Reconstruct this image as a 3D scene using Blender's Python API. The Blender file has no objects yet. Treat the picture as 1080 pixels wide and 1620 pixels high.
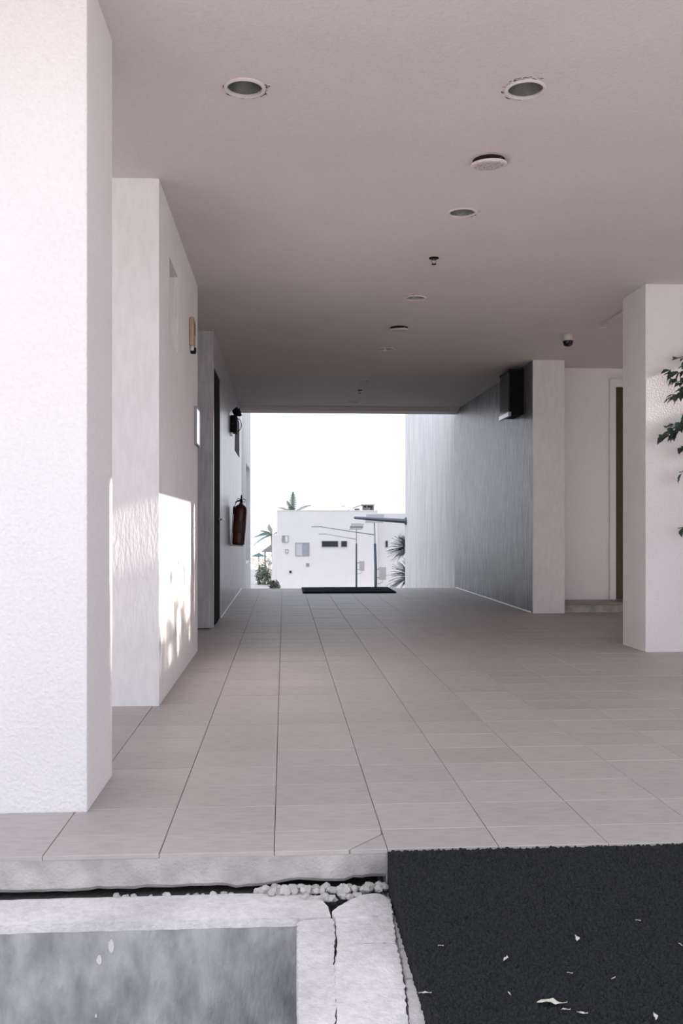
import bpy, bmesh, math, random
from mathutils import Vector, Matrix, noise
random.seed(7)
C = bpy.context.scene.collection
SC = bpy.context.scene

# ------------------------------------------------------------------ camera
# one metre above the tiled floor (z = 0), looking 3.6 degrees right of the passage axis (+Y)
FPX, CX, HZ = 1450.0, 540.0, 835.0
YAW = math.atan(91.0/FPX)
cam_d = bpy.data.cameras.new('camera'); cam = bpy.data.objects.new('camera', cam_d); C.objects.link(cam)
cam.location = (0, 0, 1); cam.rotation_euler = (math.pi/2, 0, -YAW)
cam_d.sensor_fit = 'VERTICAL'; cam_d.sensor_height = 36.0; cam_d.lens = FPX/1620*36.0
cam_d.shift_y = (HZ-810)/1620.0
cam_d.clip_start = .05; cam_d.clip_end = 6000
SC.camera = cam

# ------------------------------------------------------------------ sky, sun, exposure
w = bpy.data.worlds.new('sky'); SC.world = w; w.use_nodes = True
nt = w.node_tree; nt.nodes.clear()
o = nt.nodes.new('ShaderNodeOutputWorld'); b = nt.nodes.new('ShaderNodeBackground')
tc = nt.nodes.new('ShaderNodeTexCoord'); sx = nt.nodes.new('ShaderNodeSeparateXYZ'); cr = nt.nodes.new('ShaderNodeValToRGB')
nt.links.new(tc.outputs['Generated'], sx.inputs[0]); nt.links.new(sx.outputs['Z'], cr.inputs[0])
nt.links.new(cr.outputs[0], b.inputs[0]); nt.links.new(b.outputs[0], o.inputs[0])
cr.color_ramp.elements[0].position = 0.0; cr.color_ramp.elements[0].color = (.90, .92, 1.0, 1)
cr.color_ramp.elements[1].position = 0.7; cr.color_ramp.elements[1].color = (.80, .88, 1.0, 1)
e = cr.color_ramp.elements.new(.12); e.color = (.88, .925, 1.0, 1)
b.inputs[1].default_value = 1.7
sd = bpy.data.lights.new('sun', 'SUN'); sun = bpy.data.objects.new('sun', sd); C.objects.link(sun)
sd.energy = 25.0; sd.angle = math.radians(.6); sd.color = (1.0, .91, .82)
SUN_EL = math.radians(16.0); SUN_AZ = math.radians(1.0)
sdir = Vector((-math.cos(SUN_EL)*math.cos(SUN_AZ), math.cos(SUN_EL)*math.sin(SUN_AZ), -math.sin(SUN_EL)))
sun.rotation_euler = sdir.to_track_quat('-Z', 'Y').to_euler(); sun.location = (20, 0, 12)
SC.view_settings.view_transform = 'Standard'; SC.view_settings.look = 'None'
SC.view_settings.gamma = 1.0; SC.view_settings.use_curve_mapping = False
SC.view_settings.exposure = 0.12

# ------------------------------------------------------------------ helpers
def ray(px, py):
    r = Vector((math.cos(YAW), -math.sin(YAW), 0)); f = Vector((math.sin(YAW), math.cos(YAW), 0))
    return f + r*((px-CX)/FPX) + Vector((0, 0, (HZ-py)/FPX))
def on_z(px, py, z):                    # where the line of sight meets a level surface
    d = ray(px, py); t = (z-1)/d.z; return Vector((0, 0, 1)) + d*t
def on_x(px, py, x):
    d = ray(px, py); t = x/d.x; return Vector((0, 0, 1)) + d*t
def on_y(px, py, y):
    d = ray(px, py); t = y/d.y; return Vector((0, 0, 1)) + d*t

MATS = {}
def mat(name, col, rough=.6, metal=0, noise_scale=0, noise_amt=0, bump=0, bump_scale=0, stretch=(1, 1, 1),
        spec=.5, col2=None, var=0, big=0, big_scale=1.5, emit=0, ramp=(.35, .65)):
    m = bpy.data.materials.new(name); m.use_nodes = True; t = m.node_tree; N = t.nodes; L = t.links
    p = N['Principled BSDF']; p.inputs['Base Color'].default_value = (*col, 1)
    p.inputs['Roughness'].default_value = rough; p.inputs['Metallic'].default_value = metal
    p.inputs['Specular IOR Level'].default_value = spec
    tc = N.new('ShaderNodeTexCoord'); mp = N.new('ShaderNodeMapping'); L.new(tc.outputs['Object'], mp.inputs[0])
    mp.inputs['Scale'].default_value = stretch
    c = None
    if noise_scale:
        n = N.new('ShaderNodeTexNoise'); n.inputs['Scale'].default_value = noise_scale; n.inputs['Detail'].default_value = 6
        L.new(mp.outputs[0], n.inputs['Vector'])
        r = N.new('ShaderNodeValToRGB'); L.new(n.outputs['Fac'], r.inputs[0])
        c2 = col2 if col2 else tuple(max(0, v*(1-noise_amt)) for v in col)
        r.color_ramp.elements[0].position = ramp[0]; r.color_ramp.elements[1].position = ramp[1]
        r.color_ramp.elements[0].color = (*c2, 1); r.color_ramp.elements[1].color = (*col, 1)
        c = r.outputs[0]
    if big:
        n = N.new('ShaderNodeTexNoise'); n.inputs['Scale'].default_value = big_scale; n.inputs['Detail'].default_value = 4
        L.new(tc.outputs['Object'], n.inputs['Vector'])
        mr = N.new('ShaderNodeMapRange'); L.new(n.outputs['Fac'], mr.inputs[0])
        mr.inputs[1].default_value = .3; mr.inputs[2].default_value = .7; mr.inputs[3].default_value = 1-big; mr.inputs[4].default_value = 1.0
        mx = N.new('ShaderNodeMix'); mx.data_type = 'RGBA'; mx.blend_type = 'MULTIPLY'; mx.inputs[0].default_value = 1
        if c: L.new(c, mx.inputs[6])
        else: mx.inputs[6].default_value = (*col, 1)
        L.new(mr.outputs[0], mx.inputs[7]); c = mx.outputs[2]
    if var:
        oi = N.new('ShaderNodeObjectInfo'); mr = N.new('ShaderNodeMapRange'); L.new(oi.outputs['Random'], mr.inputs[0])
        mr.inputs[3].default_value = 1-var; mr.inputs[4].default_value = 1+var
        mx = N.new('ShaderNodeMix'); mx.data_type = 'RGBA'; mx.blend_type = 'MULTIPLY'; mx.inputs[0].default_value = 1
        if c: L.new(c, mx.inputs[6])
        else: mx.inputs[6].default_value = (*col, 1)
        L.new(mr.outputs[0], mx.inputs[7]); c = mx.outputs[2]
    if c: L.new(c, p.inputs['Base Color'])
    if bump:
        n = N.new('ShaderNodeTexNoise'); n.inputs['Scale'].default_value = bump_scale; n.inputs['Detail'].default_value = 5
        L.new(mp.outputs[0], n.inputs['Vector'])
        bp = N.new('ShaderNodeBump'); bp.inputs['Strength'].default_value = bump; bp.inputs['Distance'].default_value = .01
        L.new(n.outputs['Fac'], bp.inputs['Height']); L.new(bp.outputs[0], p.inputs['Normal'])
    if emit:
        p.inputs['Emission Color'].default_value = (*col, 1); p.inputs['Emission Strength'].default_value = emit
    MATS[name] = m; return m

mat('stucco_white', (.785, .74, .745), .75, noise_scale=60, noise_amt=.04, bump=.55, bump_scale=75, big=.04)
mat('stucco_roll', (.86, .825, .83), .6, noise_scale=26, noise_amt=.07, bump=.4, bump_scale=60, stretch=(1, 1, .3), big=.06)
mat('stucco_shade', (.52, .51, .53), .3, noise_scale=26, noise_amt=.2, bump=.2, bump_scale=45, stretch=(1, 1, .2), big=.15, big_scale=2)  # darker copy of the white stucco, shade put into the colour
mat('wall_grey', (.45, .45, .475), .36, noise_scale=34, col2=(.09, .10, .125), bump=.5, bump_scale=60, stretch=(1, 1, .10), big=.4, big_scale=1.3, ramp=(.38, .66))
mat('wall_outer', (.92, .88, .87), .7, noise_scale=16, col2=(.68, .67, .70), bump=.5, bump_scale=30, stretch=(1, 1, .07), big=.06)
mat('ceiling_paint', (.70, .64, .62), .8, noise_scale=40, noise_amt=.04, bump=.35, bump_scale=60, big=.05)
mat('tile', (.48, .425, .405), .5, noise_scale=40, noise_amt=.12, bump=.12, bump_scale=120, stretch=(.35, 1, 1), spec=.3, var=.05, big=.1, big_scale=2.2)
mat('grout', (.26, .23, .22), .85)
mat('concrete', (.60, .55, .54), .85, noise_scale=14, noise_amt=.22, bump=.45, bump_scale=110, big=.36, big_scale=5)
mat('kerb', (.80, .735, .725), .9, noise_scale=45, noise_amt=.16, bump=.4, bump_scale=110, big=.22, big_scale=5)
mat('drain', (.55, .525, .54), .85, noise_scale=15, col2=(.26, .255, .27), bump=.45, bump_scale=90, stretch=(1, 1, .45), big=.36, big_scale=4.5, ramp=(.25, .62))
mat('road', (.60, .55, .54), .85, noise_scale=20, noise_amt=.15, bump=.4, bump_scale=90)
mat('dark_yard', (.10, .098, .095), .9, noise_scale=60, noise_amt=.3, bump=.4, bump_scale=90)
mat('soil', (.07, .065, .06), .95, noise_scale=60, noise_amt=.5, bump=.6, bump_scale=80)
mat('pebble', (.66, .61, .58), .85, noise_scale=50, noise_amt=.3, bump=.5, bump_scale=120, var=.18)
mat('coir', (.030, .030, .031), .9, noise_scale=260, col2=(.010, .010, .0105), ramp=(.35, .7), spec=.22)
mat('rubber', (.012, .020, .036), .9, spec=.08, bump=.3, bump_scale=200)
mat('leaf_dry', (.75, .69, .60), .7, noise_scale=60, noise_amt=.25)
mat('black_gloss', (.008, .009, .012), .12, noise_scale=40, noise_amt=.2)
mat('black_satin', (.006, .006, .007), .6, spec=.2, noise_scale=40, noise_amt=.2)
mat('steel', (.55, .56, .58), .3, metal=1, noise_scale=60, noise_amt=.1)
mat('dull_metal', (.30, .30, .30), .45, metal=1, noise_scale=60, noise_amt=.15)
mat('reflector', (.46, .48, .47), .35, metal=.9, noise_scale=30, noise_amt=.2)
mat('lamp_glass', (.5, .5, .5), .25, noise_scale=20, noise_amt=.1)
mat('trim_white', (.67, .61, .595), .6, noise_scale=90, noise_amt=.08)
mat('chip', (.06, .045, .04), .9, noise_scale=90, noise_amt=.4)
mat('grille', (.60, .54, .50), .7, noise_scale=110, col2=(.20, .15, .13), ramp=(.36, .5))
mat('door_dark', (.014, .011, .011), .9, spec=.05, noise_scale=8, noise_amt=.4, stretch=(6, 6, .5))
mat('door_brown', (.085, .045, .024), .45, noise_scale=9, noise_amt=.5, stretch=(8, 8, .5))
mat('frame_white', (.90, .865, .88), .45, noise_scale=50, noise_amt=.04)
mat('step_wood', (.30, .235, .20), .4, noise_scale=12, noise_amt=.3, stretch=(.4, 6, 1))
mat('alarm_yellow', (.42, .33, .19), .5, noise_scale=40, noise_amt=.15)
mat('panel_lit', (.88, .9, 1.0), .3, emit=.75)
mat('ext_red', (.09, .016, .012), .35, noise_scale=20, noise_amt=.2)
mat('ext_label', (.11, .04, .035), .5, noise_scale=30, noise_amt=.2)
mat('leaf', (.030, .062, .045), .5, noise_scale=40, noise_amt=.3, var=.35)
mat('stem', (.06, .07, .045), .7, noise_scale=40, noise_amt=.3)
mat('build_white', (.88, .82, .82), .8, noise_scale=1.2, noise_amt=.03, bump=.2, bump_scale=8)
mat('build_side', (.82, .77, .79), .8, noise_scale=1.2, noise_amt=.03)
mat('glass_dark', (.03, .035, .045), .15, noise_scale=3, noise_amt=.2)
mat('glass_pale', (.62, .62, .65), .3, noise_scale=3, noise_amt=.06)
mat('glass_mid', (.40, .40, .43), .3, noise_scale=3, noise_amt=.08)
mat('frame_grey', (.40, .39, .40), .5, noise_scale=9, noise_amt=.1)
mat('pole', (.10, .12, .15), .4, metal=.4, noise_scale=9, noise_amt=.1)
mat('solar', (.30, .29, .265), .35, noise_scale=9, noise_amt=.1)
mat('solar_dark', (.10, .10, .09), .4, noise_scale=9, noise_amt=.1)
mat('battery', (.58, .52, .51), .55, noise_scale=9, noise_amt=.06)
mat('palm_leaf', (.15, .20, .16), .6, noise_scale=3, noise_amt=.4)
mat('palm_pale', (.36, .37, .29), .6, noise_scale=3, noise_amt=.3)  # washed-out haze put into the frond colour
mat('palm_teal', (.18, .31, .34), .6, noise_scale=3, noise_amt=.3)
mat('yucca', (.17, .21, .225), .5, noise_scale=3, noise_amt=.4)
mat('bark', (.35, .31, .28), .9, noise_scale=8, noise_amt=.3)
mat('bush', (.12, .14, .08), .8, noise_scale=2, noise_amt=.5)
mat('bush_pale', (.66, .62, .50), .8, noise_scale=2, noise_amt=.3)  # pale haze tone put into the leaf colour
mat('pave_far', (.60, .54, .53), .85, noise_scale=1.2, noise_amt=.25, stretch=(1, .3, 1))
mat('dark_ground', (.06, .08, .045), .95, noise_scale=3, noise_amt=.4)
mat('parasol', (.08, .17, .20), .8, noise_scale=4, noise_amt=.1)
mat('timber', (.22, .20, .19), .7, noise_scale=4, noise_amt=.2)
mat('sea', (.36, .50, .56), .2, noise_scale=.05, noise_amt=.1)
M = MATS

def link(name, bm, m, parent=None, smooth=False):
    bmesh.ops.recalc_face_normals(bm, faces=bm.faces)
    me = bpy.data.meshes.new(name); bm.to_mesh(me); bm.free()
    for mm in (m if isinstance(m, (list, tuple)) else [m]): me.materials.append(M[mm])
    if smooth:
        for p in me.polygons: p.use_smooth = True
        try: me.set_sharp_from_angle(angle=math.radians(40))
        except Exception: pass
    ob = bpy.data.objects.new(name, me); C.objects.link(ob)
    if parent: ob.parent = parent
    return ob
def tag(ob, label=None, cat=None, group=None, kind=None):
    if label: ob['label'] = label
    if cat: ob['category'] = cat
    if group: ob['group'] = group
    if kind: ob['kind'] = kind
    return ob
def thing(name, label, cat, loc=(0, 0, 0), rz=0, group=None):
    ob = bpy.data.objects.new(name, None); C.objects.link(ob); ob.location = loc; ob.rotation_euler = (0, 0, rz)
    ob.empty_display_size = .05
    return tag(ob, label, cat, group)
def dup(root, loc, label=None, rot=None):
    def cp(ob, par):
        c = ob.copy(); C.objects.link(c)
        if par: c.parent = par
        for ch in list(ob.children): cp(ch, c)
        return c
    r = cp(root, None); r.location = loc
    if rot: r.rotation_euler = rot
    if label: r['label'] = label
    return r
def BM(): return bmesh.new()
def box(bm, x0, x1, y0, y1, z0, z1, bev=0):
    g = bmesh.ops.create_cube(bm, size=1, matrix=Matrix.Translation(((x0+x1)/2, (y0+y1)/2, (z0+z1)/2)) @ Matrix.Diagonal((x1-x0, y1-y0, z1-z0, 1)))
    if bev:
        es = list({e for v in g['verts'] for e in v.link_edges})
        bmesh.ops.bevel(bm, geom=es, offset=bev, segments=2, affect='EDGES', profile=.5)
    return bm
def lathe(bm, prof, seg=24, mtx=None):
    rings = []
    for r, z in prof:
        if r < 1e-6: rings.append([bm.verts.new((0, 0, z))])
        else: rings.append([bm.verts.new((r*math.cos(2*math.pi*i/seg), r*math.sin(2*math.pi*i/seg), z)) for i in range(seg)])
    for a, c in zip(rings, rings[1:]):
        for i in range(seg):
            j = (i+1) % seg
            if len(a) == 1 and len(c) == 1: continue
            if len(a) == 1: bm.faces.new((a[0], c[i], c[j]))
            elif len(c) == 1: bm.faces.new((a[i], a[j], c[0]))
            else: bm.faces.new((a[i], a[j], c[j], c[i]))
    if mtx is not None: bmesh.ops.transform(bm, matrix=mtx, verts=[v for r in rings for v in r])
    return bm
def tube(bm, pts, rad, seg=8):
    pts = [Vector(p) for p in pts]; rads = rad if isinstance(rad, (list, tuple)) else [rad]*len(pts); rings = []
    for i, p in enumerate(pts):
        t = (pts[min(i+1, len(pts)-1)]-pts[max(i-1, 0)]).normalized()
        up = Vector((0, 0, 1)) if abs(t.z) < .9 else Vector((1, 0, 0))
        a = t.cross(up).normalized(); c = t.cross(a)
        rings.append([bm.verts.new(p + (a*math.cos(2*math.pi*k/seg)+c*math.sin(2*math.pi*k/seg))*rads[i]) for k in range(seg)])
    for r, q in zip(rings, rings[1:]):
        for k in range(seg): bm.faces.new((r[k], r[(k+1) % seg], q[(k+1) % seg], q[k]))
    bm.faces.new(rings[0]); bm.faces.new(list(reversed(rings[-1])))
    return bm
def prism(bm, poly, z0, z1, bev=0):
    bot = [bm.verts.new((x, y, z0)) for x, y in poly]; top = [bm.verts.new((x, y, z1)) for x, y in poly]
    n = len(poly); ft = bm.faces.new(top); bm.faces.new(list(reversed(bot)))
    for i in range(n): bm.faces.new((bot[i], bot[(i+1) % n], top[(i+1) % n], top[i]))
    if bev: bmesh.ops.bevel(bm, geom=list(ft.edges), offset=bev, segments=2, affect='EDGES', profile=.5, clamp_overlap=True)
    return bm
def jag(poly, step=.03, amp=.004):
    out = []; n = len(poly)
    for i in range(n):
        a = Vector(poly[i]); c = Vector(poly[(i+1) % n]); d = c-a; k = max(1, int(d.length/step))
        nrm = Vector((-d.y, d.x)).normalized() if d.length else Vector((0, 0))
        for j in range(k):
            q = a+d*(j/k) + nrm*random.uniform(-amp, amp)*(0 if j == 0 else 1); out.append((q.x, q.y))
    return out
def struct(name, bm, m, label=None, parent=None, smooth=False):
    ob = link(name, bm, m, parent, smooth)
    if not parent: tag(ob, label, None, None, 'structure')
    return ob
def wall_x(bm, x, back, y0, y1, z0, z1, holes):
    """solid wall whose face looks along +X at x, with recesses (ya, yb, za, zb, depth); back is its far side"""
    ys = sorted({y0, y1, *[h[0] for h in holes], *[h[1] for h in holes]}); zs = sorted({z0, z1, *[h[2] for h in holes], *[h[3] for h in holes]})
    def q(*p): bm.faces.new([bm.verts.new(v) for v in p])
    for a, c in zip(ys, ys[1:]):
        for d, f in zip(zs, zs[1:]):
            my, mz = (a+c)/2, (d+f)/2
            if any(h[0] < my < h[1] and h[2] < mz < h[3] for h in holes): continue
            q((x, a, d), (x, c, d), (x, c, f), (x, a, f))
    for a, c, d, f, dep in holes:
        k = x-dep
        q((k, a, d), (k, c, d), (k, c, f), (k, a, f)); q((x, a, d), (x, c, d), (k, c, d), (k, a, d)); q((x, a, f), (x, c, f), (k, c, f), (k, a, f))
        q((x, a, d), (x, a, f), (k, a, f), (k, a, d)); q((x, c, d), (x, c, f), (k, c, f), (k, c, d))
    q((back, y0, z0), (back, y1, z0), (back, y1, z1), (back, y0, z1))
    q((x, y0, z0), (x, y0, z1), (back, y0, z1), (back, y0, z0)); q((x, y1, z0), (x, y1, z1), (back, y1, z1), (back, y1, z0))
    for z in (z0, z1):
        q((x, y0, z), (x, y1, z), (back, y1, z), (back, y0, z))
    bmesh.ops.remove_doubles(bm, verts=bm.verts, dist=1e-5)
    return bm

CEIL = 2.96
Y0, YEND = 2.84, 15.15            # front edge of the tiled floor, its far edge
XL, XR = -.70, 2.90               # planes of the passage's two sides

# ------------------------------------------------------------------ floor
fl = struct('floor', box(BM(), -4.0, 5.55, Y0+.04, YEND-.004, -.10, -.010), 'grout', 'grey beige stone tile floor running through the covered passage')
TW, TD, TXO, TYO = .352, .275, -.030, 3.027
rows = [(Y0, TYO)] + [(TYO+TD*k, min(YEND, TYO+TD*(k+1))) for k in range(45) if TYO+TD*k < YEND-.02]
tile_cache = {}
def tile_bm(wd, dp, z=0.0, rough=False):
    bm = BM(); box(bm, 0, wd, 0, dp, -.014, z)
    es = [e for e in bm.edges if all(v.co.z > z-.001 for v in e.verts)]
    bmesh.ops.bevel(bm, geom=es, offset=.0018, segments=1, affect='EDGES'); return bm
J, JY = .0022, .0048
far_bm = BM()
blocked = [(-4.0, XL, 5.12, 7.44), (-4.0, XL, 9.06, 16), (-4.0, -.69, 3.27, 3.74), (XR, 6.2, 7.2, 7.7)]
for ri, (ya, yb) in enumerate(rows):
    for k in range(-11, 18):
        xa, xb = TXO+TW*k, TXO+TW*(k+1)
        if xa < -4.0 or xb > 5.6: continue
        if any(xa >= bx0-.001 and xb <= bx1+.001 and ya >= by0-.001 and yb <= by1+.001 for bx0, bx1, by0, by1 in blocked): continue
        z = random.uniform(-.0006, .0006)
        u0, u1 = xa/ya, xb/max(yb, .1)
        seen = xb/ya > -.36 and xa/yb < .48
        if ya < 6.6 and seen:
            if ri == 0 and k == 0:            # the cracked tile at the end of the mat
                for poly in ([(xa+J/2, ya), (xb-.122, ya), (xb-J/2-.004, yb-.045), (xb-J/2, yb-JY/2), (xa+J/2, yb-JY/2)],
                             [(xb-.116, ya), (xb-J/2, ya), (xb-J/2, yb-.052)]):
                    link('tile', prism(BM(), poly, -.014, 0, .0015), 'tile', fl)
                continue
            key = (round(xb-xa, 4), round(yb-ya, 4))
            if key not in tile_cache:
                t = link('tile', tile_bm(xb-xa-J, yb-ya-JY), 'tile', fl); tile_cache[key] = t
            else:
                t = tile_cache[key].copy(); C.objects.link(t); t.parent = fl
            t.location = (xa+J/2, ya+JY/2, z)
        else:
            bb = tile_bm(xb-xa-J, yb-ya-JY); me = bpy.data.meshes.new('tmp'); bb.to_mesh(me); bb.free()
            n0 = len(far_bm.verts); far_bm.from_mesh(me); bpy.data.meshes.remove(me)
            far_bm.verts.ensure_lookup_table()
            bmesh.ops.translate(far_bm, vec=(xa+J/2, ya+J/2, z), verts=far_bm.verts[n0:])
ft = link('tiles_beyond', far_bm, 'tile', fl); ft['kind'] = 'stuff'
# slab that carries the floor, down to the terrace at the far end
struct('floor_slab', box(BM(), -4.0, 5.55, Y0+.12, YEND, -3.6, -.101), 'concrete', 'concrete slab under the tiled floor')

# ------------------------------------------------------------------ front edge of the floor, kerb, drain, ramp
bm = BM()
xs = [-3.2+.028*i for i in range(int((.318+3.2)/.028)+1)]; xs[-1] = .318
def lip(x):
    n = noise.noise(Vector((x*9, 1.3, 0)))*.007 + noise.noise(Vector((x*31, 7.1, 0)))*.003
    zb = -.110
    if -.45 < x < -.15: zb += .004
    if x > -.06: zb += .012*min(1, (x+.06)/.1)
    if x > .2: zb += .008
    return zb+n
prev = None
for x in xs:
    zb = lip(x); yj = noise.noise(Vector((x*14, 3.3, 0)))*.003
    ring = [bm.verts.new((x, Y0+.001, -.0145)), bm.verts.new((x, Y0+.002+yj, zb+.012)), bm.verts.new((x, Y0+.012, zb)), bm.verts.new((x, Y0+.10, zb+.004)), bm.verts.new((x, Y0+.10, -.0145))]
    if prev:
        for i in range(5): bm.faces.new((prev[i], prev[(i+1) % 5], ring[(i+1) % 5], ring[i]))
    else: bm.faces.new(ring)
    prev = ring
bm.faces.new(list(reversed(prev)))
struct('floor_edge', bm, 'concrete', 'concrete edge below the tiles with a broken lower lip', smooth=False)
struct('floor_edge', box(BM(), .3185, 5.55, Y0+.001, Y0+.10, -.13, -.0145), 'concrete', 'concrete edge of the floor behind the black mat')
struct('gap_bed', box(BM(), -3.2, .318, Y0-.045, Y0+.119, -.30, -.131), 'soil', 'dark earth in the gap between floor edge and kerb')

KZ = -.12
kerb = tag(bpy.data.objects.new('kerb', None), 'pale broken concrete kerb around the drain', None, None, 'structure'); C.objects.link(kerb)
def stone(px, z1=KZ, z0=-.30, amp=.0032, bev=.004, label=None):
    poly = [tuple(on_z(a, c, z1).xy) for a, c in px]
    ob = link('kerb_stone', prism(BM(), jag(poly, .016, amp), z0, z1, bev), 'kerb', kerb, True)
    if label: ob['label'] = label
YF, YN = Y0-.035, on_z(300, 1456, KZ).y
e_ = [tuple(on_z(a, c, KZ).xy) for a, c in ((480, 1411), (500, 1418), (519, 1434), (523, 1449), (473, 1452))]
ob = link('kerb_stone', prism(BM(), jag([(-3.2, YF)]+e_+[(e_[-1][0], YN), (-3.2, YN)], .035, .0025), -.145, KZ, .005), 'kerb', kerb, True)
stone([(525, 1441), (545, 1427), (575, 1414), (602, 1413), (617, 1424), (622, 1447), (560, 1450), (531, 1450)], z1=-.112)
stone([(470, 1458), (526, 1452), (530, 1480), (526, 1520), (532, 1560), (529, 1640), (531, 1760), (474, 1760)])
stone([(531, 1451), (620, 1448), (627, 1491), (533, 1492)], z1=-.117)
stone([(533, 1493), (628, 1492), (639, 1560), (648, 1640), (655, 1760), (534, 1760), (533, 1600), (529, 1530)], z1=-.118)
stone([(623, 1449), (637, 1450), (660, 1500), (631, 1498)], z1=-.128)
stone([(633, 1501), (662, 1502), (675, 1545), (640, 1546)], z1=-.128)
stone([(642, 1549), (676, 1549), (712, 1760), (660, 1760)], z1=-.128)
# drain trough below the kerb
XP = on_z(471, 1459, KZ).x; YP = YN-.012
dw = struct('drain_wall', box(BM(), -3.2, XP+.01, YP+.012, Y0-.036, -.75, -.1455), 'drain', 'stained grey concrete back wall of the drain')
for (px, py, sx_, sz_) in ((176, 1497, .010, .021), (157, 1519, .009, .015), (152, 1607, .004, .006)):
    p = on_y(px, py, YP+.012); bm = BM()
    pts = [(math.cos(a)*sx_*random.uniform(.75, 1.1), math.sin(a)*sz_*random.uniform(.85, 1.1)) for a in [i*math.pi/4 for i in range(8)]]
    lo = [bm.verts.new((p.x+a, YP+.014, p.z+c)) for a, c in pts]; hi = [bm.verts.new((p.x+a*.85, YP+.009, p.z+c*.85)) for a, c in pts]
    bm.faces.new(hi); bm.faces.new(lo)
    for i in range(8): bm.faces.new((lo[i], lo[(i+1) % 8], hi[(i+1) % 8], hi[i]))
    ob = link('paint_fleck', bm, 'kerb', dw); ob['label'] = 'pale fleck stuck on the drain wall'
struct('drain_side', box(BM(), XP+.012, .30, .2, YP+.01, -.75, -.301), 'drain', 'grey concrete side wall of the drain')
struct('drain_floor', box(BM(), -3.2, XP+.01, .2, YP+.011, -.85, -.752), 'drain', 'grey concrete bottom of the drain')
struct('ramp_bed', box(BM(), .301, 3.2, .2, Y0+.118, -.75, -.131), 'concrete', 'concrete bed under the mat')
struct('road', box(BM(), -30, 30, -24, .2, -1.0, -.125), 'road', 'pale paved forecourt behind the photographer')
struct('yard_right', box(BM(), 5.551, 30, Y0+.119, 40, -1.0, -.125), 'dark_yard', 'unseen yard to the right of the passage, made dark to cut bounced light')  # unseen yard kept dark so less light bounces onto the ceiling
struct('road_side', box(BM(), 3.2, 30, .2, Y0+.118, -1.0, -.125), 'road', 'pale paved forecourt on the right')
struct('yard_left', box(BM(), -30, -4.0, Y0+.118, 40, -1.0, -.125), 'dark_yard', 'unseen yard to the left of the passage, made dark to cut bounced light')  # dark like the right yard, out of view, to cut bounce
struct('road_left', box(BM(), -30, -3.2, .2, Y0+.118, -1.0, -.126), 'road', 'pale paved forecourt on the left')

# pebbles lying in the gap
peb = []
def pebble_mesh(seed):
    random.seed(seed); bm = BM(); bmesh.ops.create_icosphere(bm, subdivisions=2, radius=1)
    for v in bm.verts:
        n = noise.noise(v.co*1.3+Vector((seed*3.1, 0, 0)))*.55 + noise.noise(v.co*2.6+Vector((0, seed, 0)))*.25
        v.co *= 1+n
    return bm
spots = []
random.seed(11)
for px in range(184, 415, 14):
    if random.random() < .72: spots.append((px+random.uniform(-5, 5), random.uniform(.006, .011), 0))
for px in range(405, 606, 10): spots.append((px+random.uniform(-4, 4), random.uniform(.009, .016), 0))
for px in range(428, 600, 12): spots.append((px+random.uniform(-4, 4), random.uniform(.009, .015), 1))
for px in (486, 497, 508, 519, 530, 541, 552, 563, 502, 514, 526, 538): spots.append((px+random.uniform(-3, 3), random.uniform(.008, .013), 2))
for px in (617, 622, 628): spots.append((px, random.uniform(.006, .010), 3))
base_p = []
for i in range(9):
    random.seed(i+50)
    base_p.append(link('pebble', pebble_mesh(i+50), 'pebble', None, False))
random.seed(21)
for i, (px, r, row) in enumerate(spots):
    ob = base_p[i] if i < 9 else base_p[i % 9].copy()
    if i >= 9: C.objects.link(ob)
    if row == 0: y = Y0-.014+random.uniform(-.006, .006); z = -.131+r*.8 + (.006 if px > 405 else 0)
    elif row == 1: y = Y0-.034+random.uniform(-.005, .005); z = -.131+r*.9+.010
    elif row == 2: y = Y0-.062+random.uniform(-.016, .010); z = -.131+r*.8+.004
    else: y = Y0-.10+random.uniform(-.02, .02); z = -.131+r*.8
    d = ray(px, 1400); x = d.x/d.y*y
    ob.location = (x, y, z); r *= 1.12; ob.scale = (r*random.uniform(.9, 1.45), r*random.uniform(.8, 1.05), r*random.uniform(.75, 1))
    ob.rotation_euler = (random.uniform(-.4, .4), random.uniform(-.4, .4), random.uniform(0, 6.3))
    if row == 0 and px < 405: tag(ob, 'rough pale pebble in the narrow left part of the gap below the floor edge', 'pebble', 'pebbles in the narrow left part of the gap')
    elif row < 2: tag(ob, 'rough pale pebble heaped in the wider right part of the gap below the floor edge', 'pebble', 'pebbles heaped in the right part of the gap')
    elif row == 2: tag(ob, 'rough pale pebble in the hollow between the broken kerb stones', 'pebble', 'pebbles in the hollow between kerb stones')
    else: tag(ob, 'small pebble wedged between the kerb corner and the black mat', 'pebble', 'pebbles beside the black mat')

# black coir mat on the ramp
def mat_z(y):
    pts = [(1.2, -.098), (2.0, -.088), (2.5, -.056), (2.7, -.022), (2.835, -.004)]
    for (a, za), (c, zc) in zip(pts, pts[1:]):
        if y <= c: return za+(zc-za)*max(0, (y-a))/(c-a)
    return pts[-1][1]
random.seed(3)
st = .0046; x0m, x1m, y0m, y1m = .322, 2.9, 1.25, 2.835
nx = int((x1m-x0m)/st); ny = int((y1m-y0m)/st); vs = []; fs = []
for j in range(ny+1):
    y = y0m+(y1m-y0m)*j/ny; zz = mat_z(y)
    for i in range(nx+1):
        x = x0m+(x1m-x0m)*i/nx
        ex = random.uniform(-.0018, .0018)
        edge = min(1, (i+.5)/3.0)
        vs.append((x+ex, y+random.uniform(-.0015, .0015), zz - (1-edge)*.006 + (random.random()**2)*.009-.004))
W1 = nx+1
for j in range(ny):
    for i in range(nx): a = j*W1+i; fs.append((a, a+1, a+W1+1, a+W1))
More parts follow.
